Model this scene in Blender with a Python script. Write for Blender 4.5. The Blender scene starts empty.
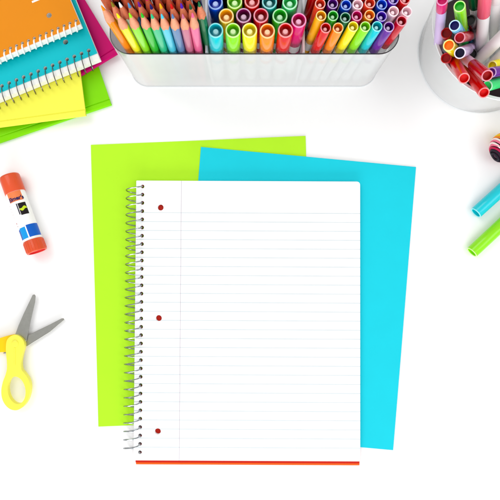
import bpy, bmesh, math, random
from mathutils import Vector, Matrix
random.seed(7)
MM = 0.001
sc = bpy.context.scene
col = sc.collection

# ------------------------------------------------------------------ camera
D = 560.0
TILT = math.radians(1.5)
CY, CZ = -D*math.sin(TILT), D*math.cos(TILT)
def W(px, py, z=0.0):
    """point of the place (mm) at height z seen in direction of photo position (px,py)"""
    st, ct = math.sin(TILT), math.cos(TILT)
    a, b = (px-250)/D, (250-py)/D
    rx, ry, rz = a, st+b*ct, -ct+b*st
    k = (z-CZ)/rz
    return Vector((rx*k, CY+ry*k, z))
cam_d = bpy.data.cameras.new('camera')
cam = bpy.data.objects.new('camera', cam_d); col.objects.link(cam)
cam.location = (0, CY*MM, CZ*MM); cam.rotation_euler = (TILT, 0, 0)
cam_d.sensor_width = 36; cam_d.lens = 18*D/250
cam_d.clip_start = 0.01; cam_d.clip_end = 20
sc.camera = cam
sc.view_settings.view_transform = 'Standard'
sc.view_settings.look = 'None'
sc.view_settings.exposure = 0

# ------------------------------------------------------------------ materials
def lin(c):
    r = []
    mx = max(c)
    if mx-min(c) > 60: c = tuple(max(0, mx-(mx-v)*1.12) for v in c)
    for v in c:
        v /= 255.0
        r.append(v/12.92 if v <= 0.04045 else ((v+0.055)/1.055)**2.4)
    return (*r, 1)
_m = {}
def mat(name, rgb, rough=0.4, metal=0.0, spec=0.25, bump=0.0, bscale=900, var=0.0, vscale=60, coat=0.0, sss=0.0):
    key = (name, tuple(rgb), rough, metal)
    if key in _m: return _m[key]
    m = bpy.data.materials.new(name); m.use_nodes = True
    nt = m.node_tree; b = nt.nodes['Principled BSDF']
    b.inputs['Base Color'].default_value = lin(rgb)
    b.inputs['Roughness'].default_value = rough
    b.inputs['Metallic'].default_value = metal
    b.inputs['Specular IOR Level'].default_value = spec
    b.inputs['Coat Weight'].default_value = coat
    tc = nt.nodes.new('ShaderNodeTexCoord')
    if var > 0:
        n = nt.nodes.new('ShaderNodeTexNoise'); n.inputs['Scale'].default_value = vscale; n.inputs['Detail'].default_value = 5
        nt.links.new(tc.outputs['Object'], n.inputs['Vector'])
        mr = nt.nodes.new('ShaderNodeMapRange'); mr.inputs['From Min'].default_value = .3; mr.inputs['From Max'].default_value = .7
        mr.inputs['To Min'].default_value = 1-var; mr.inputs['To Max'].default_value = 1.0
        nt.links.new(n.outputs['Fac'], mr.inputs['Value'])
        mx = nt.nodes.new('ShaderNodeMix'); mx.data_type = 'RGBA'; mx.blend_type = 'MULTIPLY'; mx.inputs[0].default_value = 1
        mx.inputs[6].default_value = lin(rgb)
        nt.links.new(mr.outputs['Result'], mx.inputs[7]); nt.links.new(mx.outputs[2], b.inputs['Base Color'])
    if bump > 0:
        n2 = nt.nodes.new('ShaderNodeTexNoise'); n2.inputs['Scale'].default_value = bscale; n2.inputs['Detail'].default_value = 4
        nt.links.new(tc.outputs['Object'], n2.inputs['Vector'])
        bp = nt.nodes.new('ShaderNodeBump'); bp.inputs['Strength'].default_value = bump; bp.inputs['Distance'].default_value = 0.0002
        nt.links.new(n2.outputs['Fac'], bp.inputs['Height']); nt.links.new(bp.outputs['Normal'], b.inputs['Normal'])
    _m[key] = m
    return m

def clear_plastic(name, see, tint=(238, 242, 243), rough=0.12, shine=0.5):
    m = bpy.data.materials.new(name); m.use_nodes = True
    nt = m.node_tree; nt.nodes.clear()
    out = nt.nodes.new('ShaderNodeOutputMaterial')
    d = nt.nodes.new('ShaderNodeBsdfDiffuse'); d.inputs['Color'].default_value = lin(tint)  # white share paints bright haze onto otherwise clear walls
    t = nt.nodes.new('ShaderNodeBsdfTransparent'); t.inputs['Color'].default_value = (0.97, 0.98, 0.98, 1)
    g = nt.nodes.new('ShaderNodeBsdfGlossy'); g.inputs['Roughness'].default_value = rough
    lw = nt.nodes.new('ShaderNodeFresnel'); lw.inputs['IOR'].default_value = 1.45
    a = nt.nodes.new('ShaderNodeMixShader'); b = nt.nodes.new('ShaderNodeMixShader')
    tc = nt.nodes.new('ShaderNodeTexCoord'); n = nt.nodes.new('ShaderNodeTexNoise'); n.inputs['Scale'].default_value = 25
    nt.links.new(tc.outputs['Object'], n.inputs['Vector'])
    mr = nt.nodes.new('ShaderNodeMapRange'); mr.inputs['To Min'].default_value = max(0, see-0.06); mr.inputs['To Max'].default_value = see+0.06
    nt.links.new(n.outputs['Fac'], mr.inputs['Value']); nt.links.new(mr.outputs['Result'], a.inputs[0])
    nt.links.new(d.outputs[0], a.inputs[1]); nt.links.new(t.outputs[0], a.inputs[2])
    sh = nt.nodes.new('ShaderNodeMapRange'); sh.inputs['To Min'].default_value = shine; sh.inputs['To Max'].default_value = .9
    nt.links.new(lw.outputs[0], sh.inputs['Value']); nt.links.new(sh.outputs['Result'], b.inputs[0]); nt.links.new(a.outputs[0], b.inputs[1]); nt.links.new(g.outputs[0], b.inputs[2])
    nt.links.new(b.outputs[0], out.inputs[0])
    return m

def paper_lines():
    """ruled paper: pale blue rules and a pale margin rule in the sheet's own coordinates (metres)"""
    m = bpy.data.materials.new('ruled_paper'); m.use_nodes = True
    nt = m.node_tree; L = nt.links; b = nt.nodes['Principled BSDF']
    b.inputs['Roughness'].default_value = 0.75; b.inputs['Specular IOR Level'].default_value = 0.15
    tc = nt.nodes.new('ShaderNodeTexCoord'); sp = nt.nodes.new('ShaderNodeSeparateXYZ'); L.new(tc.outputs['Object'], sp.inputs[0])
    def M(op, a, bb=None, c=None):
        n = nt.nodes.new('ShaderNodeMath'); n.operation = op
        for i, v in enumerate((a, bb, c)):
            if v is None: continue
            if isinstance(v, (int, float)): n.inputs[i].default_value = v
            else: L.new(v, n.inputs[i])
        return n.outputs[0]
    y = sp.outputs['Y']; x = sp.outputs['X']; z = sp.outputs['Z']
    pitch = 0.00887; y0 = 0.0128
    yy = M('DIVIDE', M('SUBTRACT', y, y0), pitch)
    d = M('ABSOLUTE', M('SUBTRACT', M('FRACT', M('ADD', yy, 0.5)), 0.5))
    ln = M('LESS_THAN', d, 0.05)
    rng = M('MULTIPLY', M('GREATER_THAN', yy, -0.5), M('LESS_THAN', yy, 26.5))
    ln = M('MULTIPLY', ln, rng)
    mg = M('LESS_THAN', M('ABSOLUTE', M('SUBTRACT', x, 0.0447)), 0.0003)
    top = M('GREATER_THAN', z, 0.0047)
    nz = nt.nodes.new('ShaderNodeTexNoise'); nz.inputs['Scale'].default_value = 90; L.new(tc.outputs['Object'], nz.inputs['Vector'])
    wear = M('MULTIPLY_ADD', nz.outputs['Fac'], 0.3, 0.75)
    def mix(a, colr, f):
        n = nt.nodes.new('ShaderNodeMix'); n.data_type = 'RGBA'
        if isinstance(a, tuple): n.inputs[6].default_value = a
        else: L.new(a, n.inputs[6])
        n.inputs[7].default_value = colr; L.new(f, n.inputs[0]); return n.outputs[2]
    c = mix(lin((250, 251, 252)), lin((206, 215, 219)), M('MULTIPLY', M('MULTIPLY', ln, top), wear))
    c = mix(c, lin((190, 182, 192)), M('MULTIPLY', M('MULTIPLY', mg, top), wear))
    L.new(c, b.inputs['Base Color'])
    # faint leaf-edge striping on the sides
    wv = M('MULTIPLY_ADD', M('SINE', M('MULTIPLY', z, 16000)), 0.5, 0.5)
    bp = nt.nodes.new('ShaderNodeBump'); bp.inputs['Strength'].default_value = 0.3; bp.inputs['Distance'].default_value = 0.0002
    L.new(M('MULTIPLY', wv, M('LESS_THAN', z, 0.0047)), bp.inputs['Height']); L.new(bp.outputs['Normal'], b.inputs['Normal'])
    return m

# ------------------------------------------------------------------ mesh helpers (mm in, metres out)
def link(name, me, m, parent=None):
    o = bpy.data.objects.new(name, me); col.objects.link(o)
    if m is not None:
        for x in (m if isinstance(m, (list, tuple)) else [m]): me.materials.append(x)
    if parent: o.parent = parent
    return o
def mesh(name, verts, faces, smooth=True, mi=None, angle=40):
    me = bpy.data.meshes.new(name)
    me.from_pydata([(v[0]*MM, v[1]*MM, v[2]*MM) for v in verts], [], faces)
    if mi: me.polygons.foreach_set('material_index', mi)
    bm = bmesh.new(); bm.from_mesh(me); bmesh.ops.recalc_face_normals(bm, faces=bm.faces)
    if smooth:
        for f in bm.faces: f.smooth = True
        for e in bm.edges:
            if len(e.link_faces) == 2 and e.calc_face_angle(0) > math.radians(angle): e.smooth = False
    bm.to_mesh(me); bm.free(); me.update()
    return me
def empty(name, loc, rot=None, label=None, cat=None, group=None):
    o = bpy.data.objects.new(name, None); col.objects.link(o); o.empty_display_size = 0.01
    o.location = Vector(loc)*MM
    if rot is not None:
        o.rotation_mode = 'QUATERNION' if not isinstance(rot, (int, float)) else 'XYZ'
        if isinstance(rot, (int, float)): o.rotation_euler = (0, 0, rot)
        else: o.rotation_quaternion = rot
    tag(o, label, cat, group)
    return o
def tag(o, label=None, cat=None, group=None, kind=None):
    if label: o['label'] = label
    if cat: o['category'] = cat
    if group: o['group'] = group
    if kind: o['kind'] = kind
    return o
def lathe(name, prof, n=32, mats=None):
    """prof: list of (r,z[,matindex of the band that starts here])"""
    V, F, MI = [], [], []
    rings = []
    for p in prof:
        r, z = p[0], p[1]
        if r < 1e-6: rings.append([len(V)]); V.append((0, 0, z))
        else:
            rings.append(list(range(len(V), len(V)+n)))
            V += [(r*math.cos(2*math.pi*i/n), r*math.sin(2*math.pi*i/n), z) for i in range(n)]
    for k in range(len(prof)-1):
        a, b = rings[k], rings[k+1]; mi = prof[k][2] if len(prof[k]) > 2 else 0
        for i in range(n):
            j = (i+1) % n
            if len(a) == 1 and len(b) == 1: continue
            if len(a) == 1: F.append((a[0], b[i], b[j]))
            elif len(b) == 1: F.append((a[i], b[0], a[j]))
            else: F.append((a[i], b[i], b[j], a[j]))
            MI.append(mi)
    return mesh(name, V, F, True, MI)
def tube(pts, r, sides=8, closed=False):
    V, F = [], []
    pts = [Vector(p) for p in pts]; n = len(pts)
    up = None
    for i, p in enumerate(pts):
        if closed: t = pts[(i+1) % n]-pts[i-1]
        else: t = pts[min(i+1, n-1)]-pts[max(i-1, 0)]
        t.normalize()
        if up is None:
            up = Vector((0, 0, 1)) if abs(t.z) < .9 else Vector((1, 0, 0))
        s = t.cross(up); s.normalize(); up = s.cross(t); up.normalize()
        rr = r(i/(n-1)) if callable(r) else r
        for k in range(sides):
            a = 2*math.pi*k/sides
            V.append(p+s*(rr*math.cos(a))+up*(rr*math.sin(a)))
    m = n if closed else n-1
    for i in range(m):
        for k in range(sides):
            a = i*sides+k; b = i*sides+(k+1) % sides
            c = ((i+1) % n)*sides+(k+1) % sides; d = ((i+1) % n)*sides+k
            F.append((a, b, c, d))
    if not closed:
        F.append(tuple(range(sides))); F.append(tuple(range((n-1)*sides, n*sides)))
    return V, F
def rrect(x0, y0, x1, y1, r, n=8, radii=None):
    """rounded rectangle, ccw; radii for corners (x1y0),(x1y1),(x0y1),(x0y0)"""
    radii = radii or [r]*4
    P = []
    for (cx, cy, sx, sy, a0), rr in zip(((x1, y0, -1, 1, -90), (x1, y1, -1, -1, 0), (x0, y1, 1, -1, 90), (x0, y0, 1, 1, 180)), radii):
        if rr < 1e-3: P.append((cx, cy)); continue
        for i in range(n+1):
            a = math.radians(a0+90*i/n)
            P.append((cx+sx*rr+rr*math.cos(a), cy+sy*rr+rr*math.sin(a)))
    return P
def plate(outline, holes, z0, z1, bevel=0.0):
    """flat plate with real round holes (cx,cy,r); returns bmesh in mm"""
    bm = bmesh.new()
    loops = [outline]+[[(c[0]+c[2]*math.cos(2*math.pi*i/14), c[1]+c[2]*math.sin(2*math.pi*i/14)) for i in range(14)] for c in holes]
    edges = []
    allv = []
    for lp in loops:
        vs = [bm.verts.new((p[0], p[1], z1)) for p in lp]; allv.append(vs)
        for i in range(len(vs)): edges.append(bm.edges.new((vs[i], vs[(i+1) % len(vs)])))
    bmesh.ops.triangle_fill(bm, use_beauty=True, use_dissolve=False, edges=edges)
    top = list(bm.faces)
    for f in top:
        f.normal_update()
        if f.normal.z < 0: f.normal_flip()
    low = {v: bm.verts.new((v.co.x, v.co.y, z0)) for vs in allv for v in vs}
    for f in top: bm.faces.new([low[v] for v in reversed(f.verts)])
    for vs in allv:
        for i in range(len(vs)):
            a, b = vs[i], vs[(i+1) % len(vs)]
            bm.faces.new((low[a], low[b], b, a))
    bmesh.ops.recalc_face_normals(bm, faces=bm.faces)
    return bm
def bm_mesh(name, bms, smooth=False):
    me = bpy.data.meshes.new(name); big = bmesh.new()
    for b, off in bms:
        tmp = bpy.data.meshes.new('t'); bmesh.ops.translate(b, verts=b.verts, vec=off); b.to_mesh(tmp); b.free()
        big.from_mesh(tmp); bpy.data.meshes.remove(tmp)
    bmesh.ops.scale(big, verts=big.verts, vec=(MM, MM, MM))
    if smooth:
        for f in big.faces: f.smooth = True
        for e in big.edges:
            if len(e.link_faces) == 2 and e.calc_face_angle(0) > math.radians(35): e.smooth = False
    big.to_mesh(me); big.free(); return me
def extrude_poly(pts, z0, z1, bevel=0.0, seg=2, holes=None):
    bm = bmesh.new()
    if holes:
        bm.free(); bm = plate(pts, [], z0, z1) if not holes else plate_loops(pts, holes, z0, z1)
    else:
        vs = [bm.verts.new((p[0], p[1], z0)) for p in pts]; f = bm.faces.new(vs)
        r = bmesh.ops.extrude_face_region(bm, geom=[f])
        bmesh.ops.translate(bm, verts=[g for g in r['geom'] if isinstance(g, bmesh.types.BMVert)], vec=(0, 0, z1-z0))
        bmesh.ops.recalc_face_normals(bm, faces=bm.faces)
    if bevel > 0:
        ed = [e for e in bm.edges if len(e.link_faces) == 2 and abs(e.verts[0].co.z-e.verts[1].co.z) < 1e-6 and e.calc_face_angle(0) > 1.0]
        bmesh.ops.bevel(bm, geom=ed, offset=bevel, segments=seg, affect='EDGES', profile=0.5)
    return bm
def text_mesh(body, size, bold=0.0):
    cu = bpy.data.curves.new('t', 'FONT'); cu.body = body; cu.size = size; cu.align_x = 'CENTER'; cu.align_y = 'CENTER'
    cu.offset = bold; cu.resolution_u = 4
    ob = bpy.data.objects.new('t', cu); col.objects.link(ob)
    dg = bpy.context.evaluated_depsgraph_get(); dg.update()
    me = bpy.data.meshes.new_from_object(ob.evaluated_get(dg))
    bpy.data.objects.remove(ob); bpy.data.curves.remove(cu)
    return me

# ------------------------------------------------------------------ table
tbl = mat('white_laminate', (250, 250, 250), rough=0.3, spec=0.25, bump=0.05, bscale=300, var=0.012, vscale=8)
n = 24
V = [(-900+1800*i/n, -900+1800*j/n, -3.0+3.0) for j in range(n+1) for i in range(n+1)]
F = [(j*(n+1)+i, j*(n+1)+i+1, (j+1)*(n+1)+i+1, (j+1)*(n+1)+i) for j in range(n) for i in range(n)]
tag(link('tabletop', mesh('tabletop', V, F, False), tbl), kind='structure')

# ------------------------------------------------------------------ loose coloured sheets
def sheet(name, corners, z0, m, label, seed, lift):
    """corners photo tl,tr,br,bl"""
    c = [W(x, y, z0) for x, y in corners]; ctr = sum(c, Vector())/4
    N = 28; V, F = [], []
    rnd = random.Random(seed); ph = [rnd.uniform(0, 6) for _ in range(4)]
    for lay in (0.0, 0.16):
        for j in range(N+1):
            for i in range(N+1):
                u, v = i/N, j/N
                p = c[0]*(1-u)*(1-v)+c[1]*u*(1-v)+c[2]*u*v+c[3]*(1-u)*v
                e = max(abs(u-.5), abs(v-.5))*2
                k = max(0, (e-.8)/.2)
                z = lay+lift*k*k*(0.5+.5*math.sin(7*u+5*v+ph[0]))+0.02
                V.append((p.x-ctr.x, p.y-ctr.y, z))
    M1 = (N+1)*(N+1)
    for j in range(N):
        for i in range(N):
            a = j*(N+1)+i; q = (a, a+1, a+N+2, a+N+1)
            F.append(tuple(x+M1 for x in q)); F.append(tuple(reversed(q)))
    bd = [i for i in range(N)]+[(j)*(N+1)+N for j in range(N)]+[N*(N+1)+i for i in range(N, 0, -1)]+[j*(N+1) for j in range(N, 0, -1)]
    for a, b in zip(bd, bd[1:]+bd[:1]): F.append((a, b, b+M1, a+M1))
    o = link(name, mesh(name, V, F, True, angle=30), m); o.location = ctr*MM
    tag(o, label, 'paper sheet', 'coloured paper sheets under the open notebook')
sheet('paper_sheet', [(91, 145), (305.5, 136), (314, 417), (98.5, 426.5)], 0.1,
      mat('lime_paper', (186, 238, 62), 0.7, spec=0.15, bump=0.15, bscale=1500, var=0.03, vscale=40),
      'lime green sheet of paper lying under the cyan sheet and notebook', 3, 0.5)
sheet('paper_sheet', [(201, 147), (416, 167), (393, 450), (178, 430)], 0.55,
      mat('cyan_paper', (46, 208, 224), 0.7, spec=0.15, bump=0.15, bscale=1500, var=0.03, vscale=40),
      'bright cyan sheet of paper sticking out right of the open notebook', 5, 0.6)

# ------------------------------------------------------------------ spiral notebooks
steel = mat('steel_wire', (156, 160, 164), 0.25, metal=1.0)
dark_steel = mat('dark_wire', (120, 116, 112), 0.28, metal=1.0)
glare_wire = mat('wire_painted_glare', (245, 245, 242), 0.25)  # white colour stands in for light reflected along the coil
blank_paper = mat('page_edges', (243, 243, 238), 0.8, spec=0.1, bump=0.3, bscale=3000)
def frame(corner, ax, z, inward=(0, 0)):
    a = math.atan2(ax[1], ax[0])
    return corner, a
def helix(n, pitch, y0, cx, cz, rx, rz, r, steps=22, direction=1):
    """coil: each turn passes a hole at (cx+rx, y0+k*pitch)"""
    P = []
    for i in range(n*steps+1):
        t = i/steps; a = 2*math.pi*t
        P.append((cx+rx*math.cos(a), y0+direction*t*pitch, cz+rz*math.sin(a)))
    return tube(P, r, 8)
def notebook(name, org, ang, z0, Wd, Hd, t, holes_y, hx, hr, pages_x0, coil, wire, covers, punch, label, page_mat, front=None, page_r=(3.2, 3.2), over=(0, 0), radii=None):
    root = empty(name, (org[0], org[1], z0), ang, label, 'notebook')
    zc = 0.0; cr = 4 if front else .6
    for ci, (cm, x0, y0, x1, y1, th) in enumerate(covers):
        hs = [(hx, y, hr*.6) for y in holes_y]
        bm = plate(rrect(x0, y0, x1, y1, 4, 5, [cr, 4, 0, 0]), hs, zc, zc+th)
        link('back_cover', bm_mesh('back_cover', [(bm, (0, 0, 0))]), cm, root); zc += th+0.05
    ztop = t-(0.75 if front else 0)
    ns = 7; bms = []
    rnd = random.Random(11)
    for k in range(ns):
        a = zc+(ztop-zc)*k/ns; b = zc+(ztop-zc)*(k+1)/ns-(0.03 if k < ns-1 else 0)
        hs = ([(hx, y, hr) for y in holes_y]+[(x, y, 3.1) for x, y in punch]) if k > 1 or not coil.get('shallow') else []
        bm = plate(rrect(pages_x0, 0, Wd, Hd, 4, 5, [page_r[0] if front else .6, page_r[1], .6, .6]), hs, a, b)
        off = (0, 0, 0) if k == ns-1 else (rnd.uniform(-.25, .1), rnd.uniform(-.12, .3), 0)
        bms.append((bm, off))
    link('pages', bm_mesh('pages', bms), page_mat, root)
    if front:
        fm, x0, y0, x1, y1 = front
        bm = plate(rrect(x0, y0, x1, y1, 4, 5, [4, 4, .5, .5]), [(hx, y, hr) for y in holes_y]+[(x, y, 2.6) for x, y in punch], ztop+.05, t)
        link('front_cover', bm_mesh('front_cover', [(bm, (0, 0, 0))]), fm, root)
    pitch = abs(holes_y[1]-holes_y[0])
    V, F = helix(len(holes_y)-(1 if coil.get('short', 1) else 0), pitch, coil['y0'], coil['cx'], coil['cz'], coil['rx'], coil['rz'], coil['r'], direction=coil['dir'])
    link('coil_binding', mesh('coil_binding', V, F), wire, root)
    return root

# open notebook
ZT = 5.6
bl = W(133.6, 460.3, ZT); tl = W(136.4, 180.6, ZT); tr = W(359.3, 181.2, ZT)
ax = (tr-tl).normalized(); ang = math.atan2(tl.y-bl.y, tl.x-bl.x)-math.pi/2
Hd = (tl-bl).length; Wd = (tr-tl).length+0.8
print('open notebook', Wd, Hd, math.degrees(ang))
def to_local(px, py, z, org, an):
    p = W(px, py, z)-Vector((org[0], org[1], 0)); c, s = math.cos(-an), math.sin(-an)
    return (p.x*c-p.y*s, p.x*s+p.y*c)
h0 = to_local(142.8, 186.4, ZT, bl, ang); h1 = to_local(139.7, 452.4, ZT, bl, ang)
NH = 33; hx = (h0[0]+h1[0])/2; hys = [h0[1]+(h1[1]-h0[1])*i/(NH-1) for i in range(NH)]
red_cover = mat('red_card', (198, 46, 14), 0.4, var=0.05, vscale=50)
org_cover = mat('orange_card', (238, 112, 36), 0.4, var=0.05, vscale=50)
punch = [to_local(*p, ZT, bl, ang) for p in ((160.6, 207.5), (158.8, 318.2), (157.8, 431.5))]
cb = -3.2
nb = notebook('spiral_notebook', bl, ang, 0.75, Wd, Hd, ZT-0.75, hys, hx, 1.9, 0, 
    dict(cx=hx-8.0, cz=5.3, rx=8.0, rz=5.6, r=0.58, y0=hys[0], dir=-1), steel,
    [(org_cover, 1.5, -5.4, Wd+.1, Hd-1, .5), (red_cover, 1.2, -3.4, Wd-.2, Hd-1, .5)], punch,
    'open spiral notebook with blank ruled white pages on lime and cyan sheets', paper_lines())

# ------------------------------------------------------------------ stack of folders and notebooks, top left
def folder(corner_px, z0, t, X, Wd, Hd, colr, label, flap=5.5, rough=0.35):
    c = W(*corner_px, z0+t*.6); a = math.atan2(X[1], X[0])
    root = empty('folder', (c.x, c.y, z0), a, label, 'folder', 'folders in the stack at top left')
    m = mat('folder_'+label.split()[0], colr, rough+.1, spec=.1, var=0.05, vscale=30, bump=0.1, bscale=700)
    # profile in x-z, swept along y: front panel with score line
    def sweep(name, prof, y0, y1, ny=14, seed=1):
        V, F = [], []; k = len(prof); rnd = random.Random(seed)
        for j in range(ny+1):
            y = y0+(y1-y0)*j/ny
            for (x, z) in prof: V.append((x, y, z+0.25*math.sin(x*.03+y*.02+seed)*(1 if x > 6 else 0)))
        for j in range(ny):
            for i in range(k):
                F.append((j*k+i, j*k+(i+1) % k, (j+1)*k+(i+1) % k, (j+1)*k+i))
        F.append(tuple(range(k))); F.append(tuple(range(ny*k, ny*k+k)))
        return link(name, mesh(name, V, F, True, angle=25), m, root)
    th = 0.6
    sweep('back_panel', [(1.6, 0.3), (60, .3), (Wd, .3), (Wd, .3+th), (60, .3+th), (1.6, .3+th)], 0.4, Hd, seed=2)
    fp = [(flap-.2, t-.3), (flap+.7, t-.75), (flap+1.5, t-.1)]+[(flap+1.5+(Wd-flap-1.5)*i/8, t) for i in range(1, 9)]
    fp += [(x, z-th) for x, z in reversed(fp)]
    sweep('front_panel', fp, 0, Hd, seed=4)
    sp = []
    for i in range(9):
        a_ = math.radians(-90+180*i/8); sp.append((1.8-1.8*math.cos(a_), t/2+t/2*math.sin(a_)))
    sp.append((flap-.3, t-.1))
    sp += [(flap-.3, t-.1-th), (2.2, t-th)]
    sp += [(1.8-1.2*math.cos(math.radians(90-180*i/8)), t/2+(t/2-th)*math.sin(math.radians(90-180*i/8))) for i in range(1, 8)]
    sp.append((2.2, th))
    sweep('spine', sp, 0.2, Hd-.3, seed=6)
    ip = mat('folder_papers', (240, 240, 236), 0.8, spec=.1)
    for i in range(2):
        pass
    return root
folder((111.9, 105.2), 0.0, 4.0, (-.325, .945), 235, 300, (138, 218, 0), 'lime green pocket folder at the bottom of the stack')
folder((86.3, 116.0), 8.4, 4.0, (-.135, .99), 235, 300, (244, 242, 100), 'yellow pocket folder lying on the lime green folder')
folder((118.0, 54.2), 4.1, 4.2, (-.52, .854), 235, 300, (200, 0, 116), 'magenta pocket folder under the turquoise notebook')

def stacked(name, c1, c2, side, z0, t, colr, Wd, Hd, first, pitch, n, hr, coil, wire, punch_px, label, px0, cover_x0):
    zt = z0+t
    o = W(*c1, zt); e = W(*c2, zt); d = (o-e).normalized()      # e lies further along the spine
    ydir = -d; xdir = Vector((ydir.y, -ydir.x, 0))              # x cross y = up
    an = math.atan2(xdir.y, xdir.x)
    f = to_local(*first, zt, o, an)
    hys = [f[1]+i*pitch for i in range(n)]
    pch = [to_local(*p, zt, o, an) for p in punch_px]
    cm = mat('cover_'+label.split()[0], colr, 0.42, spec=.1, var=0.04, vscale=30, bump=0.08, bscale=500)
    coil = dict(coil); coil['y0'] = hys[0]; coil['cx'] = f[0]-coil['rx']
    return notebook(name, o, an, z0, Wd, Hd, t, hys, f[0], hr, px0, coil, wire, [(cm, cover_x0, .3, Wd+1, Hd, .6)], pch, label, blank_paper,
                    front=(cm, cover_x0, 0.0, Wd+1.2, Hd), page_r=(3, 3)), f, an, o, zt
turq, *_ = stacked('spiral_notebook', (97.2, 53), (0, 92.6), None, 12.8, 9.5, (0, 188, 198), 205, 268, (88.6, 50.4), 7.55, 33, 1.9,
        dict(rx=9.0, cz=5.2, rz=6.6, r=0.5, dir=1), dark_steel, [(65.5, 41.9)], 'turquoise spiral notebook under the orange notebook, white page edges showing', -5.5, 0)
orng, fo, ano, oo, zto = stacked('spiral_notebook', (80.2, 23.6), (0, 57.2), None, 24.2, 9.0, (228, 148, 34), 205, 268, (75.8, 20.6), 6.12, 41, 1.5,
        dict(rx=3.6, cz=4.6, rz=4.75, r=0.85, dir=1, shallow=1), glare_wire, [(49, 15.2)], 'orange spiral notebook with painted glare on its coil on top of the stack', -1.0, 0)
# printed figure on the orange cover
tm = text_mesh('1', 0.011, 0.0004)
p = to_local(36.5, 0.3, zto, oo, ano)
cn = link('printed_number', tm, mat('white_print', (250, 248, 240), 0.5), orng)
cn.location = (p[0]*MM, p[1]*MM, (9.0+0.08)*MM); cn.rotation_euler = (0, 0, 0)

# ------------------------------------------------------------------ glue stick
gA = W(9, 175.5, 9.7); gB = W(37.2, 251.8, 9.7)
gd = (gA-gB); gL = gd.length; print('glue len', gL)
q = gd.to_track_quat('Z', 'X')
# make local +X of the stick face up
glue = empty('glue_stick', gB, q, 'orange capped glue stick with white and blue label on the table', 'glue stick')
orange = mat('orange_plastic', (224, 98, 60), 0.35, coat=.2)
R = 9.2
link('base', lathe('base', [(0, 1.2, 1), (7.6, 1.2, 1), (8.2, 0, 0), (9.3, 0), (9.75, .5), (9.75, 11.6), (9.3, 12.2), (8, 12.2)], 48), [orange, mat('dark_red_plastic', (206, 30, 20), .4)], glue)
V, F = [], []
for k in range(22):                                              # raised grip ribs of the twist base
    a = 2*math.pi*k/22
    b0 = len(V)
    for (da, rr) in ((-.035, 9.7), (-.02, 10.05), (.02, 10.05), (.035, 9.7)):
        for z in (1.5, 10.8): V.append((rr*math.cos(a+da), rr*math.sin(a+da), z))
    F += [(b0, b0+1, b0+3, b0+2), (b0+2, b0+3, b0+5, b0+4), (b0+4, b0+5, b0+7, b0+6), (b0, b0+2, b0+4, b0+6), (b0+1, b0+3, b0+5, b0+7)]
link('grip_ribs', mesh('grip_ribs', V, F), orange, glue)
cz = gL-18.5
link('barrel', lathe('barrel', [(0, 12.1), (R-.2, 12.1), (R, 12.4), (R, cz+1), (0, cz+1)], 48), mat('white_label', (248, 246, 244), 0.3), glue)
link('cap', lathe('cap', [(R, cz, 0), (9.75, cz), (9.9, cz+.5), (9.8, gL-2.2), (9.3, gL-.7), (8.2, gL), (0, gL)], 48), orange, glue)
# which angle faces the sky, and which way is the photo's right
qi = q.inverted(); upl = qi @ Vector((0, 0, 1)); a_up = math.atan2(upl.y, upl.x)
rt = qi @ Vector((1, 0.37, 0)); a_rt = math.atan2(rt.y, rt.x)
sgn = 1 if math.sin(a_rt-a_up) > 0 else -1
def gp(u, s, r=R+.06):       # u: angle (deg) from the top toward photo right ; s: distance from cap end
    a = a_up+sgn*math.radians(u); return (r*math.cos(a), r*math.sin(a), gL-s)
def patch(name, u0, u1, s0, s1, colr, r=R+.05, skew=0):
    V, F = [], []; N = 12
    for j in range(5):
        for i in range(N+1):
            V.append(gp(u0+(u1-u0)*i/N, s0+(s1-s0)*j/4, r))
    for j in range(4):
        for i in range(N): F.append((j*(N+1)+i, j*(N+1)+i+1, (j+1)*(N+1)+i+1, (j+1)*(N+1)+i))
    link(name, mesh(name, V, F), mat('print_'+name, colr, 0.35), glue)
patch('label_panel', -38, 52, 18.7, 28.6, (238, 140, 92))
patch('label_panel', 8, 56, 31.2, 43.2, (26, 18, 20))
patch('label_panel', -2, 5, 31.0, 42.2, (40, 36, 56))
patch('blue_band', -85, -42, 55.6, 66.0, (24, 84, 176))
patch('blue_band', -42, 2, 54.6, 66.0, (36, 160, 226))
patch('blue_band', 9, 100, 53.6, 66.0, (20, 104, 196))
def wrap_text(body, size, u, s, colr, rot=0.0, bold=0.0, r=R+.14, sx=1.0):
    me = text_mesh(body, size*MM, bold*MM)
    for v in me.vertices:
        x, y = v.co.x/MM*sx, v.co.y/MM
        x, y = x*math.cos(rot)-y*math.sin(rot), x*math.sin(rot)+y*math.cos(rot)
        P = gp(u+math.degrees(x/R), s-y, r); v.co = Vector(P)*MM
    link('printed_text', me, mat('ink', colr, .4), glue)
wrap_text("Elmer's", 5.2, 10, 26.0, (44, 30, 88), 0.0, 0.22)
# wavy yellow-green stripe on the black panel
V, F = [], []
for i in range(25):
    u = 10+44*i/24; c = 37.0+.9*math.sin(i/24*2*math.pi); h = .6+1.0*math.sin(i/24*math.pi)
    V += [gp(u, c-h, R+.12), gp(u, c+h, R+.12)]
F = [(2*i, 2*i+1, 2*i+3, 2*i+2) for i in range(24)]
link('printed_stripe', mesh('printed_stripe', V, F), mat('lime_ink', (206, 226, 60), .4), glue)
for i, (u, s, w, h) in enumerate([(-62, 30, 8, .5), (-60, 33, 12, .5), (-64, 36, 10, .5), (-60, 39, 13, .5), (-62, 42, 9, .5), (-52, 48, 9, 1.6), (-50, 51.5, 10, .6)]):
    patch('small_print', u-w/2, u+w/2, s, s+h, (176, 96, 104) if i < 5 else (190, 70, 84))

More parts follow.
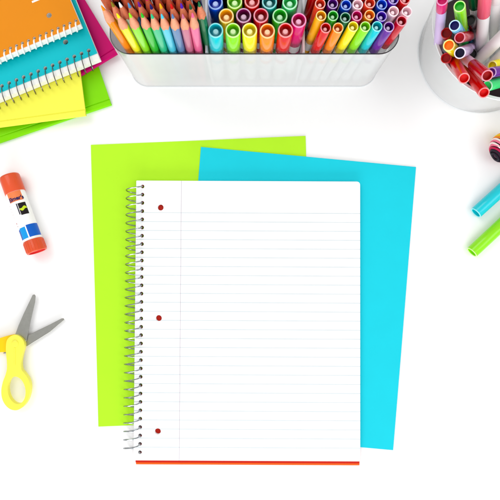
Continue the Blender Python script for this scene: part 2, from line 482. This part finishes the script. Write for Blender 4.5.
# ------------------------------------------------------------------ scissors
piv = W(17.2, 343, 4)
sci = empty('scissors', (piv.x, piv.y, 0), 0.0, 'open yellow handled scissors with grey steel blades at left edge', 'scissors')
yplas = mat('yellow_plastic', (246, 240, 100), 0.35, var=.04, vscale=90, coat=.15)
yplas2 = mat('deep_yellow_plastic', (250, 212, 30), 0.35, var=.04, vscale=90)
blade_m = mat('brushed_steel', (168, 168, 162), 0.42, metal=1.0, bump=.15, bscale=900, var=.08, vscale=300)
def sp_(pts, z):            # photo points -> scissors local
    return [tuple((W(x, y, z)-piv)[:2]) for x, y in pts]
def ring_handle(name, m, rot, z0, z1, tint):
    # outline drawn in photo space for the near handle, turned about the pivot for the other
    outer = [(10.5, 337.5), (14, 334.9), (18, 334.2), (22, 336), (25, 339.2), (26.3, 343.5), (25.6, 348), (24.2, 353), (23, 359), (22.7, 364), (23.6, 369), (26.5, 372.5), (30, 377.5), (32, 384), (31.8, 391), (29.6, 399), (25, 405.5), (19, 408.9), (12.5, 408), (7.3, 403.5), (4.2, 397), (3.5, 389), (5, 381), (7.6, 374), (9, 368), (9, 361), (8.3, 354), (8, 347), (8.6, 341)]
    hole = [(18.6+8.9*math.cos(a)+1.3*math.sin(a), 389.2+13.6*math.sin(a)) for a in [2*math.pi*i/30 for i in range(30)]]
    bm = bmesh.new(); edges = []
    loops = [sp_(outer, 4), sp_(hole, 4)]
    # smooth outer loop (Catmull-Rom)
    o = loops[0]; sm = []
    for i in range(len(o)):
        p0, p1, p2, p3 = (Vector(o[(i+k-1) % len(o)]) for k in range(4))
        for t in (0, .33, .66):
            sm.append(tuple(.5*((2*p1)+(p2-p0)*t+(2*p0-5*p1+4*p2-p3)*t*t+(3*p1-p0-3*p2+p3)*t**3)))
    loops[0] = sm
    c, s = math.cos(rot), math.sin(rot)
    loops = [[(x*c-y*s, x*s+y*c) for x, y in l] for l in loops]
    allv = []
    for l in loops:
        vs = [bm.verts.new((x, y, z1)) for x, y in l]; allv.append(vs)
        edges += [bm.edges.new((vs[i], vs[(i+1) % len(vs)])) for i in range(len(vs))]
    bmesh.ops.triangle_fill(bm, use_beauty=True, edges=edges)
    for f in bm.faces:
        f.normal_update()
        if f.normal.z < 0: f.normal_flip()
    top = list(bm.faces); low = {v: bm.verts.new((v.co.x, v.co.y, z0)) for vs in allv for v in vs}
    for f in top: bm.faces.new([low[v] for v in reversed(f.verts)])
    for vs in allv:
        for i in range(len(vs)):
            a, b = vs[i], vs[(i+1) % len(vs)]; bm.faces.new((low[a], low[b], b, a))
    bmesh.ops.recalc_face_normals(bm, faces=bm.faces)
    ed = [e for e in bm.edges if len(e.link_faces) == 2 and abs(e.verts[0].co.z-e.verts[1].co.z) < 1e-6 and e.calc_face_angle(0) > 1.0]
    bmesh.ops.bevel(bm, geom=ed, offset=1.6, segments=4, affect='EDGES', profile=0.5, clamp_overlap=True)
    return link(name, bm_mesh(name, [(bm, (0, 0, 0))], True), m, sci)
def blade(pts, z0, z1):
    bm = extrude_poly(sp_(pts, 4), z0, z1, .35, 1)
    return link('blade', bm_mesh('blade', [(bm, (0, 0, 0))]), blade_m, sci)
ring_handle('handle', yplas2, -math.radians(79), 0.4, 5.2, 0)
blade([(64, 320.2), (63.2, 318.4), (61, 318.6), (50, 324.4), (26.6, 335.8), (18, 340), (14, 346), (9, 352), (4, 350), (3, 354), (12, 353), (20, 350), (25.5, 346.6), (28, 346), (50, 332.2)], 2.2, 3.6)
blade([(33, 294.8), (34.6, 294.4), (35.8, 296), (35.3, 302), (31, 320), (26.8, 340.5), (20, 345), (14.4, 337.6), (19, 325), (23.8, 314)], 3.8, 5.2)
ring_handle('handle', yplas, 0.0, 3.2, 9.0, 0)
V = lathe('pivot_screw', [(0, 9.8), (2.6, 9.8), (3.3, 9.5), (3.5, 8.9), (3.5, 8.0)], 28)
link('pivot_screw', V, yplas, sci)
gr = tube([tuple(W(17, 347+i, 4)-piv)[:2]+(8.95,) for i in range(0, 18)], .7, 8)
link('grip_ridge', mesh('grip_ridge', *gr), yplas, sci)

# ------------------------------------------------------------------ pencils
HB = 88.0                       # caddy height
fy = W(250, 53.8, HB).y         # its front face
COL = {
 'orange': (250, 150, 10), 'golden': (250, 190, 10), 'yellow': (250, 236, 20), 'lime green': (150, 226, 30), 'green': (50, 190, 50), 'dark green': (6, 110, 66), 'deep green': (6, 84, 50),
 'sea green': (40, 190, 140), 'teal': (0, 160, 160), 'sky blue': (84, 200, 224), 'cyan': (10, 200, 212), 'slate blue': (96, 130, 176), 'steel blue': (90, 150, 200), 'blue': (20, 90, 220), 'navy blue': (26, 26, 110),
 'mauve': (196, 110, 140), 'pink': (240, 110, 160), 'pale pink': (254, 214, 224), 'magenta': (214, 20, 120), 'crimson': (200, 14, 50), 'red': (222, 20, 24), 'coral': (240, 90, 60), 'purple': (110, 30, 150), 'plum': (130, 10, 90),
 'lilac': (206, 180, 226), 'violet': (90, 40, 190), 'white': (245, 245, 245), 'olive': (130, 120, 30), 'brown': (130, 60, 24), 'black': (18, 18, 20), 'mint': (70, 220, 130), 'peach': (250, 170, 110), 'light blue': (110, 200, 240), 'dark red': (170, 10, 20)}
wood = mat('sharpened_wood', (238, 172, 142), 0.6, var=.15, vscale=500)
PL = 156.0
wood_bounce_mid = mat('wood_painted_bounce_mid', (226, 146, 114), 0.6, var=.2, vscale=500)  # same wood, tone shifted part way toward painted bounce light
wood_bounce_deep = mat('wood_painted_bounce_deep', (206, 112, 82), 0.6, var=.2, vscale=500)  # same wood, reddish bounce between packed pencils painted into its colour
_pc = {}
def pencil_meshes(c, red=False):
    if (c, red) in _pc: return _pc[c, red]
    R = 3.6; n = 36; V, F = [], []
    zs = []
    rings = []
    def ring(fr, fz):
        b = len(V)
        for i in range(n):
            a = 2*math.pi*i/n; V.append((fr(a)*math.cos(a), fr(a)*math.sin(a), fz(a)))
        rings.append(b)
    ring(lambda a: R-.3, lambda a: 0); ring(lambda a: R, lambda a: .4)
    sc_ = lambda a: PL-21.5+1.3*math.cos(6*a)
    ring(lambda a: R, sc_)
    for k in range(2):
        for i in range(n):
            j = (i+1) % n; F.append((rings[k]+i, rings[k]+j, rings[k+1]+j, rings[k+1]+i))
    F.append(tuple(range(n)))
    body = mesh('body', V, F)
    V, F, rings = [], [], []
    ring(lambda a: R-.02, sc_)
    ring(lambda a: R-.35, lambda a: PL-18.5)
    ring(lambda a: 1.15, lambda a: PL-6)
    for k in range(2):
        for i in range(n):
            j = (i+1) % n; F.append((rings[k]+i, rings[k]+j, rings[k+1]+j, rings[k+1]+i))
    cone = mesh('wood', V, F)
    lead = lathe('lead', [(1.17, PL-6.2), (1.2, PL-6), (.45, PL-.6), (0, PL)], 16)
    mb = mat('lacquer_'+c.replace(' ', '_'), COL[c], 0.28, coat=.3)
    ml = mat('lead_'+c.replace(' ', '_'), COL[c], 0.6)
    body.materials.append(mb); cone.materials.append({False: wood, True: wood_bounce_deep, 'mid': wood_bounce_mid}[red]); lead.materials.append(ml)
    _pc[c, red] = (body, cone, lead); return _pc[c, red]
def place(root_name, meshes, names, base, tip, spin, label, cat, group):
    d = (tip-base).normalized(); qq = d.to_track_quat('Z', 'Y') @ Matrix.Rotation(spin, 4, 'Z').to_quaternion()
    r = empty(root_name, base, qq, label, cat, group)
    for me, nm in zip(meshes, names):
        if me is None: continue
        o = bpy.data.objects.new(nm, me); col.objects.link(o); o.parent = r
    return r
def standing(rim_px, top_px, top_z, L, R):
    """tool standing inside the caddy: axis through the observed top and rim crossing, kept behind the front wall"""
    b = W(*top_px, top_z); a = W(rim_px[0], rim_px[1], HB)
    y = max(a.y, fy+R+2.6); a.y = y; b.y = max(b.y, y-4) if b.y < y else b.y
    foot = Vector((a.x+(a.x-b.x)*(HB-3)/(top_z-HB)*.6, max(fy+R+2.6, a.y+(a.y-b.y)*.5), 3)); d = (b-foot).normalized()
    return foot, foot+d*L
def between(low_px, low_z, top_px, top_z, z_end, L):
    """axis line through two observed points, foot at z_end, real length L"""
    a = W(*low_px, low_z); b = W(*top_px, top_z)
    d = (b-a)/(top_z-low_z); foot = a+d*(z_end-low_z); dn = d.normalized()
    return foot, foot+dn*L
ordw = ['first', 'second', 'third', 'fourth', 'fifth', 'sixth', 'seventh', 'eighth', 'ninth', 'tenth']
front = [('orange', (101.5, 6), (127.5, 52)), ('yellow', (117, 14), (136.5, 52)), ('lime green', (129.3, 13.5), (145.5, 52)), ('green', (141.5, 13.5), (154.3, 52)), ('sea green', (151.5, 14.5), (163, 52)),
         ('sky blue', (161.5, 16), (171.8, 52)), ('slate blue', (172.2, 14.5), (180.4, 52)), ('mauve', (182.6, 14.5), (189, 52)), ('pink', (192.3, 13.5), (197.6, 52))]
GP = 'coloured pencils standing in the clear caddy'
for i, (c, tip, rim) in enumerate(front):
    f, t = standing((rim[0], 49), tip, PL+2, PL, 3.6)
    lab = f'{c} coloured pencil in the front row, {ordw[i]} from the left' if i < 8 else f'{c} coloured pencil in the front row beside the caddy divider'
    place('coloured_pencil', pencil_meshes(c), ('body', 'wood_cone', 'lead'), f, t, random.uniform(0, 6), lab, 'pencil', GP)
back = [('olive', (111.5, 2.5), 'olive tipped pencil behind the orange front pencil'), ('white', (119.3, 3), 'white tipped pencil behind the yellow front pencil'),
        ('steel blue', (128.3, 3.5), 'steel blue pencil behind the lime green front pencil'), ('purple', (138.3, 2.5), 'purple pencil behind the green front pencil'),
        ('navy blue', (150.3, 5.0), 'navy blue pencil behind the sea green front pencil'), ('golden', (160, 4.2), 'golden yellow pencil behind the sky blue front pencil'),
        ('red', (171, 4.5), 'red pencil behind the slate blue front pencil'), ('violet', (181, 4), 'violet pencil behind the mauve front pencil'),
        ('deep green', (190, 5), 'deep green pencil behind the pink front pencil'), ('dark green', (198.8, 2.5), 'dark green pencil in the right rear corner of the pencil section'),
        ('crimson', (103, -7), 'crimson pencil at the left wall of the caddy, behind'), ('brown', (122.5, -6), 'brown pencil behind the white tipped pencil'),
        ('magenta', (145.5, -4), 'magenta pencil behind the purple and navy pencils'), ('coral', (155.5, -5), 'coral pencil in the third row, left of the blue one'),
        ('blue', (167, -5), 'blue pencil behind the red one'), ('lime green', (177, -5), 'lime green pencil in the third row behind the violet one'),
        ('dark red', (133.5, -6.5), 'dark red pencil behind the steel blue one'), ('black', (187, -4), 'black pencil behind the deep green one')]
back += [(c, (98+i*10.6, -14-(i % 2)*2), f'{c} filler pencil added to darken the hindmost row, {ordw[i]} from the left') for i, c in enumerate(['red', 'black', 'coral', 'dark red', 'navy blue', 'crimson', 'brown', 'red', 'plum', 'black'])]  # dark rear row, added so the gaps between pencils read dark
for bi, (c, tip, lab) in enumerate(back):
    b = W(*tip, PL+2)
    foot = Vector((b.x*.985+random.uniform(-1.2, 1.2), b.y+random.uniform(-.3, 1.0), 3))
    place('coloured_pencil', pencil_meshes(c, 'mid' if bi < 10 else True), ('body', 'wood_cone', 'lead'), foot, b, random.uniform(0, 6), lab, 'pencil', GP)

# ------------------------------------------------------------------ markers
def lighter(c, k): return tuple(int(v+(255-v)*k) for v in c)
_mk = {}
def marker_meshes(c, R, L, capL, peg=True, body='white', inner=None):
    inner = inner or c
    key = (c, R, L, capL, peg, body, inner)
    if key in _mk: return _mk[key]
    b0 = L-capL
    bar = lathe('barrel', [(0, 0), (R*.42, 0), (R*.5, .6), (R*.5, 4), (R*.9, 6.5), (R*.93, 7.5), (R*.93, b0+2), (0, b0+2)], 28)
    if peg:
        prof = [(R*.8, b0, 0), (R*.97, b0, 0), (R, b0+.5, 0), (R*.97, L-.7, 2), (R*.93, L-.15, 2), (R*.86, L, 2), (R*.78, L-.3, 0), (R*.74, L-9, 0), (R*.44, L-9, 1), (R*.40, L-4.0, 1), (R*.3, L-3.0, 1), (0, L-2.6, 1)]
    else:
        prof = [(R*.8, b0, 0), (R*.97, b0, 0), (R, b0+.5, 0), (R*.97, L-.7, 2), (R*.93, L-.15, 2), (R*.86, L, 2), (R*.76, L-.4, 3), (R*.72, L-3.5, 3), (0, L-3.5, 3)]
    cap = lathe('cap', prof, 32)
    k = c.replace(' ', '_')
    cap.materials.append(mat('cap_'+k, COL[c], 0.25, coat=.4)); cap.materials.append(mat('peg_painted_light_'+k, lighter(COL[c], .72), 0.35)); cap.materials.append(mat('lip_painted_light_'+k, lighter(COL[c], .1 if c in ('black', 'dark red') else .6), 0.3)); cap.materials.append(mat('inner_'+inner.replace(' ', '_'), COL[inner], 0.4))  # pale peg and lip tints paint in the light these parts catch
    bar.materials.append(mat('barrel_'+body, COL[body], 0.3))
    band = lathe('label_band', [(R*.935, b0-22), (R*.945, b0-21.9), (R*.945, b0-14), (R*.935, b0-13.9)], 28)
    band.materials.append(mat('cap_'+k, COL[c], 0.25, coat=.4))
    _mk[key] = (bar, cap, band); return _mk[key]
MN = ('barrel', 'cap', 'label_band')
GM = 'thick markers in the middle section of the clear caddy'
RF, LF = 6.25, 117.0
fat = [('cyan', (215.6, 30), (215.8, 53)), ('lime green', (233, 30), (233, 53)), ('yellow', (249.6, 30), (250, 53)), ('orange', (267.4, 30.6), (266.8, 53)), ('red', (285.6, 30), (283.2, 53)),
       ('magenta', (299, 20), (295.5, 46)),
       ('golden', (226.2, 15.6), None), ('plum', (243.6, 15.2), None), ('crimson', (261, 15.2), None), ('green', (280, 15.6), None),
       ('blue', (215.2, 2), None), ('lime green', (234.6, 1.2), None), ('red', (252, .6), None), ('teal', (269.5, 1.4), None), ('mint', (290, 2), None)]
fl = ['thick cyan capped marker, leftmost of the front row beside the divider', 'thick lime green capped marker in the front row beside the cyan one', 'thick yellow capped marker in the middle of the front row', 'thick orange capped marker in the front row beside the red one',
      'thick red capped marker at the right end of the front row', 'thick magenta capped marker leaning by the right divider', 'thick golden yellow marker in the second row behind the lime one', 'thick plum purple marker in the second row behind the yellow one',
      'thick crimson marker in the second row behind the orange one', 'thick green marker in the second row behind the red one', 'thick blue marker in the third row at the top edge of the photo', 'thick lime green marker in the third row behind the golden one',
      'thick red marker in the third row behind the plum one', 'thick teal marker in the third row behind the crimson one', 'thick mint green marker in the third row behind the magenta one']
fat += [(c, (224.5+i*17.4, -12.5), None) for i, c in enumerate(['black', 'dark red', 'navy blue', 'crimson', 'black'])]  # dark rear row, added to darken the gaps between thick markers
fl += [f'thick {c} filler marker added to darken the hindmost row of the middle section, {ordw[i]} from the left' for i, c in enumerate(['black', 'dark red', 'navy blue', 'crimson', 'black'])]
for (c, top, rim), lab in zip(fat, fl):
    if rim: f, t = standing((rim[0], 46 if rim[1] > 50 else 36), top, LF+3, LF, RF)
    else:
        t = W(*top, LF+3); f = Vector((t.x*.98, t.y+.3, 3))
        d = (t-f).normalized(); t = f+d*LF
    place('marker', marker_meshes(c, RF, LF, 42), MN, f, t, random.uniform(0, 6), lab, 'marker', GM)
RS, LS = 4.35, 122.0
GS = 'slim markers in the right section of the clear caddy'
slim = [('red', (326, 27.5), (316.2, 52)), ('orange', (338.4, 27.5), (328.6, 52)), ('yellow', (353.5, 26), (341, 52)), ('lime green', (365.6, 26.2), (353, 52)), ('cyan', (377.5, 26), (364.8, 52)), ('purple', (389.2, 26.5), (376.3, 51)), ('crimson', (402, 20.6), (387.5, 46)),
        ('golden', (321.4, 15.2), (311.5, 42)), ('green', (333.3, 15.4), None), ('dark green', (345.6, 17.2), None), ('magenta', (357.2, 15.4), None), ('orange', (370, 14.6), None), ('violet', (382, 16), None), ('pale pink', (394, 10.8), None), ('pale pink', (407.5, 10.8), (390, 40)),
        ('coral', (320.4, 3.4), None), ('purple', (333, 3.4), None), ('blue', (346.3, 4.6), None), ('pale pink', (358, 4.0), None), ('coral', (370.3, 2.6), None), ('blue', (382.2, 4.0), None), ('violet', (393.8, -1.2), None), ('red', (405.5, -1.4), None)]
sl = ['slim red marker, leftmost of the front row in the right section', 'slim orange marker in the front row between red and yellow', 'slim yellow marker in the front row between orange and lime', 'slim lime green marker in the front row', 'slim cyan marker in the front row', 'slim purple marker in the front row near the corner', 'slim crimson marker in the rounded right corner of the caddy',
      'slim golden yellow marker in the second row by the divider', 'slim bright green marker in the second row beside the golden one', 'slim dark green marker in the second row behind the yellow one', 'slim magenta marker in the second row behind the lime one', 'slim orange marker in the second row behind the cyan one', 'slim violet marker in the second row behind the purple one', 'slim pale pink marker in the second row beside the violet one', 'slim pale pink marker at the far right of the caddy',
      'slim coral red marker in the third row beside the divider', 'slim purple marker in the third row behind the bright green one', 'slim blue marker in the third row behind the dark green one', 'slim pale pink marker in the third row behind the magenta one', 'slim coral marker in the third row beside the pale pink one', 'slim blue marker in the third row behind the violet one', 'slim violet marker at the top edge behind the pale pink one', 'slim red marker at the top right corner of the caddy']
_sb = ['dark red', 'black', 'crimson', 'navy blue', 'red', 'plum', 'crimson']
slim += [(c, (315+i*12.2, -8.5), None) for i, c in enumerate(_sb)]  # dark rear row, added to darken the gaps between slim markers
sl += [f'slim {c} filler marker added to darken the hindmost row of the right section, {ordw[i]} from the left' for i, c in enumerate(_sb)]
for (c, top, rim), lab in zip(slim, sl):
    if rim: f, t = standing((rim[0], 48 if rim[1] > 50 else rim[1]-6), top, LS+3, LS, RS)
    else:
        t = W(*top, LS+3); f = Vector((t.x*.93, t.y*1.0+.5, 3)); d = (t-f).normalized(); t = f+d*LS
    place('marker', marker_meshes(c, RS, LS, 47), MN, f, t, random.uniform(0, 6), lab, 'marker', GS)

# ------------------------------------------------------------------ clear caddy
wallm = clear_plastic('clear_plastic_painted_haze', 0.42, (253, 253, 253), .1, .3)  # clear caddy plastic, its bright reflections painted in as white haze
rimm = mat('rim_painted_refraction', (48, 50, 54), 0.15, spec=.4)  # dark colour stands in for refraction along the clear edge
edgem = mat('base_edge', (222, 225, 227), 0.25)
lx = W(110.5, 20, HB).x; rx_ = W(398.5, 20, HB).x
by = fy+105; cxm = (lx+rx_)/2
cad = empty('caddy', (cxm, fy+50, 0), 0.0, 'long clear plastic caddy divided into three sections, full of pencils and markers', 'caddy')
def ringwall(name, x0, y0, x1, y1, r, th, z0, z1, m, root, org, flare=0.0, n=10):
    o0 = rrect(x0, y0, x1, y1, r, n); i0 = rrect(x0+th, y0+th, x1-th, y1-th, max(r-th, .5), n)
    k = len(o0); V = []
    for lp, z in ((o0, z0), (o0, z1), (i0, z1), (i0, z0)):
        V += [(x-org[0], y-org[1], z) for x, y in lp]
    F = []
    for s in ((0,) if th == 0 else range(4)):
        a, b = s*k, ((s+1) % 4)*k
        for i in range(k): F.append((a+i, a+(i+1) % k, b+(i+1) % k, b+i))
    return link(name, mesh(name, V, F, True, angle=50), m, root)
og = (cxm, fy+50)
ringwall('wall', lx, fy, rx_, by, 17, 0, 1.4, HB-.4, wallm, cad, og)
ringwall('rim', lx-.5, fy-.5, rx_+.5, by+.5, 17.2, 0.75, HB-.5, HB+.5, rimm, cad, og)
ringwall('base_edge', lx-.7, fy-.7, rx_+.7, by+.7, 17.7, .9, 0, 1.5, edgem, cad, og)
link('floor', bm_mesh('floor', [(extrude_poly([(x-og[0], y-og[1]) for x, y in rrect(lx+.3, fy+.3, rx_-.3, by-.3, 16, 10)], .3, 2.0), (0, 0, 0))]), wallm, cad)
for px in (206.3, 303.8):
    X = W(px, 40, HB).x-og[0]
    link('divider', bm_mesh('divider', [(extrude_poly([(X-1.1, fy+2-og[1]), (X+1.1, fy+2-og[1]), (X+1.1, by-2-og[1]), (X-1.1, by-2-og[1])], 2.1, HB-1, .4, 1), (0, 0, 0))]), mat('frosted_divider', (232, 234, 236), .3), cad)

# ------------------------------------------------------------------ round cup, top right
cc = (231.0, W(480, 53, 0).y)
cup = empty('plastic_cup', (cc[0], cc[1], 0), 0.0, 'round clear plastic tub packed with markers at top right', 'tub')
HC = 70
def lathe_cup(name, prof, m): 
    o = link(name, lathe(name, prof, 96), m, cup); return o
lathe_cup('wall', [(61, 1.4), (61.6, 3), (69.4, HC)], clear_plastic('tub_plastic_painted_haze', .3, (253, 253, 253), .1, .35))  # clear tub plastic, whitened by painted haze
lathe_cup('rim', [(67.4, HC+.05), (67.4, HC+1), (69.8, HC+1.2), (70.2, HC+.4), (69.8, HC-.6), (69.45, HC-.6)], mat('tub_rim', (232, 234, 236), .2))
lathe_cup('base_edge', [(58, 0), (61.6, 0), (62.0, .8), (61.2, 1.5), (58, 1.5), (58, 0)], edgem)
lathe_cup('floor', [(0, .4), (58.5, .4), (59.3, 2.0), (0, 2.0)], mat('tub_floor_painted_shade', (58, 44, 48), .5))  # dark floor colour paints the shade between the markers
GC = 'markers in the round tub'
# colour, radius, top px, top z, bottom px, cap length, pegless, body colour, label
cupm = [   # outer, inner, radius, top px, top z, bottom px, bottom z, cap length, barrel, label
 ('magenta', 'magenta', 4.4, (442.3, 0), 134, (436, 72), 5, 14, 'lilac', 'lilac marker with magenta end leaning on the left wall of the tub'),
 ('lime green', 'green', 4.6, (459.5, 6), 132, (466, 60), 5, 48, 'mint', 'lime green capped marker standing near the top left of the tub'),
 ('light blue', 'navy blue', 4.4, (454.5, 25.5), 128, (470, 44), 5, 46, 'light blue', 'light blue rimmed marker with navy opening below the lime green one'),
 ('crimson', 'crimson', 4.4, (459.6, 37.6), 118, (479, 34), 5, 58, 'pale pink', 'crimson marker pointing left below the light blue rimmed one'),
 ('yellow', 'orange', 4.8, (448.8, 45.2), 112, (466, 62), 5, 40, 'golden', 'yellow rimmed marker with orange opening near the left wall'),
 ('lilac', 'ink', 4.7, (459.8, 53), 116, (478, 45), 5, 50, 'lilac', 'lilac marker with dark navy opening pointing left'),
 ('deep green', 'deep green', 4.6, (471, -30), 132, (481, 66), 5, 46, 'white', 'white marker with deep green cap at the top edge of the tub'),
 ('red', 'red', 4.5, (480.5, -30), 129, (486, 72), 5, 40, 'white', 'white marker with red cap beside the deep green one'),
 ('rose', 'rose', 5.4, (487, -28), 138, (478, 84), 5, 47, 'white', 'white marker with rose pink cap standing in the middle of the tub'),
 ('white', 'white', 5.2, (499, -30), 134, (492, 60), 5, 40, 'white', 'all white marker at the top right edge of the photo'),
 ('lilac', 'lilac', 5.6, (545, -6), 134, (473, 65), 48, 12, 'white', 'upper of two white markers slanting in from the right edge'),
 ('mint', 'mint', 5.6, (556, 4), 130, (482, 75), 44, 12, 'white', 'lower of two white markers slanting in from the right edge'),
 ('red', 'red', 4.6, (464.2, 78.5), 110, (442, 40), 5, 60, 'white', 'bright red marker with round end lying toward the lower left rim'),
 ('crimson', 'dark red', 4.8, (487.5, 75.8), 112, (444, 42), 5, 36, 'pale pink', 'dark red marker with pink rimmed end pointing down right'),
 ('red', 'red', 4.8, (484.2, 93), 94, (452, 52), 5, 60, 'white', 'bright red marker, lowest of all, poking over the tub rim'),
 ('purple', 'purple', 4.6, (491, 72.5), 84, (534, 66), 30, 56, 'white', 'dark purple marker lying flat at the right edge'),
 ('mint', 'mint', 4.8, (487, 86), 80, (532, 74), 30, 56, 'white', 'mint green marker lying flat below the purple one'),
 ('yellow', 'yellow', 4.4, (492, 66), 76, (534, 54), 30, 46, 'white', 'yellow marker peeking out above the purple one'),
 ('white', 'white', 5.2, (520, -24), 132, (498, 62), 20, 30, 'white', 'all white marker standing at the far right edge behind the slanting ones'),
 ('black', 'black', 4.6, (470, 20), 96, (478, 40), 5, 50, 'black', 'added black filler marker, darkening the tub behind the lime green one'),  # filler, added so the tub's inside reads dark
 ('black', 'black', 4.6, (472, 54), 72, (466, 56), 5, 40, 'black', 'added black filler marker, darkening the tub below the crimson one'),  # second filler, added to darken the gaps
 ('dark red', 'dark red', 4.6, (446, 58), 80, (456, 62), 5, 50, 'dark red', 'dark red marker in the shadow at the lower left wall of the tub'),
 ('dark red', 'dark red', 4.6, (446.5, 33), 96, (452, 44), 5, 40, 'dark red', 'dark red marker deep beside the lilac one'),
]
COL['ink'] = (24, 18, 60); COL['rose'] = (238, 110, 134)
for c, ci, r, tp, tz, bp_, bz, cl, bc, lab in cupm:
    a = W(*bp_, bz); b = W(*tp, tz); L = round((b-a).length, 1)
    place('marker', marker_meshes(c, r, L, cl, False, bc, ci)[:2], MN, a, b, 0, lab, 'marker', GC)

# ------------------------------------------------------------------ markers lying on the table, right edge
GT = 'markers lying on the table at the right edge'
for c, e, d, lab in (('cyan', (475.6, 213.2), (162, -145), 'cyan capped marker lying on the table at right edge, upper of two'), ('lime green', (471.6, 252.6), (170, -157), 'lime green capped marker lying on the table, lower of two')):
    t = W(*e, 6.3); dd = Vector((d[0], -d[1], 0)).normalized(); f = t+dd*130
    place('marker', marker_meshes(c, 6.3, 130, 60, False), MN, f, t, 0, lab, 'marker', GT)

# ------------------------------------------------------------------ ball of rubber bands
bc = W(506, 147.5, 15.5)
ball = empty('rubber_band_ball', (bc.x, bc.y, 0), 0.0, 'small ball of yellow, pink and black rubber bands at right edge', 'rubber bands')
bm = bmesh.new(); bmesh.ops.create_icosphere(bm, subdivisions=4, radius=14.0); bmesh.ops.translate(bm, verts=bm.verts, vec=(0, 0, 15.6))
link('core', bm_mesh('core', [(bm, (0, 0, 0))], True), mat('band_dark', (50, 16, 40), .6), ball)
rnd = random.Random(5)
YE, WH, PK, MG, BK, OR = (250, 226, 44), (250, 240, 232), (240, 130, 156), (190, 30, 84), (26, 16, 34), (250, 150, 50)
offs = [(13.2, YE), (11.2, YE), (9.0, YE), (6.8, YE), (4.6, YE), (2.4, OR), (.4, YE), (-1.8, OR), (-3.8, WH), (-5.8, PK), (-7.8, WH), (-9.6, PK), (-11.2, MG), (-12.6, BK), (-13.8, BK)]
for i, (off, cl) in enumerate(offs):
    nrm = Vector((.76, .65, rnd.uniform(-.12, .12))).normalized() if i < 15 else Vector((rnd.gauss(0, 1), rnd.gauss(0, 1), .4)).normalized()
    u = nrm.orthogonal().normalized(); v = nrm.cross(u)
    rr = math.sqrt((14.4 if i < 15 else 15.4)**2-off**2)
    P = [nrm*(off+.25*math.sin(3*a+i))+u*rr*math.cos(a)+v*rr*math.sin(a)+Vector((0, 0, 15.6)) for a in [2*math.pi*k/48 for k in range(48)]]
    V, F = tube(P, 1.15 if i < 15 else .8, 6, True)
    link('rubber_band', mesh('rubber_band', V, F), mat('rubber', cl, .55), ball)

# ------------------------------------------------------------------ light: bright studio
w = bpy.data.worlds.new('World'); sc.world = w; w.use_nodes = True
w.node_tree.nodes['Background'].inputs[0].default_value = (1, 1, 1, 1)
w.node_tree.nodes['Background'].inputs[1].default_value = 0.71
def area(name, loc, target, size, power, colr=(1, 1, 1)):
    l = bpy.data.lights.new(name, 'AREA'); l.shape = 'RECTANGLE'; l.size = size[0]; l.size_y = size[1]; l.energy = power; l.color = colr
    o = bpy.data.objects.new(name, l); col.objects.link(o); o.location = loc
    o.rotation_euler = (Vector(target)-Vector(loc)).to_track_quat('-Z', 'Y').to_euler()
area('area_lamp', (-.75, .75, 1.25), (0, 0, 0), (.9, .9), 6.8, (1, .99, .97))
area('area_lamp', (.9, -.3, 1.3), (0, 0, 0), (.8, .8), 5.2, (.98, .99, 1))
area('area_lamp', (-.1, -1.25, .42), (0, .18, .04), (1.2, .5), 11.5, (1, 1, 1))  # low front fill, added to brighten the upright plastic walls
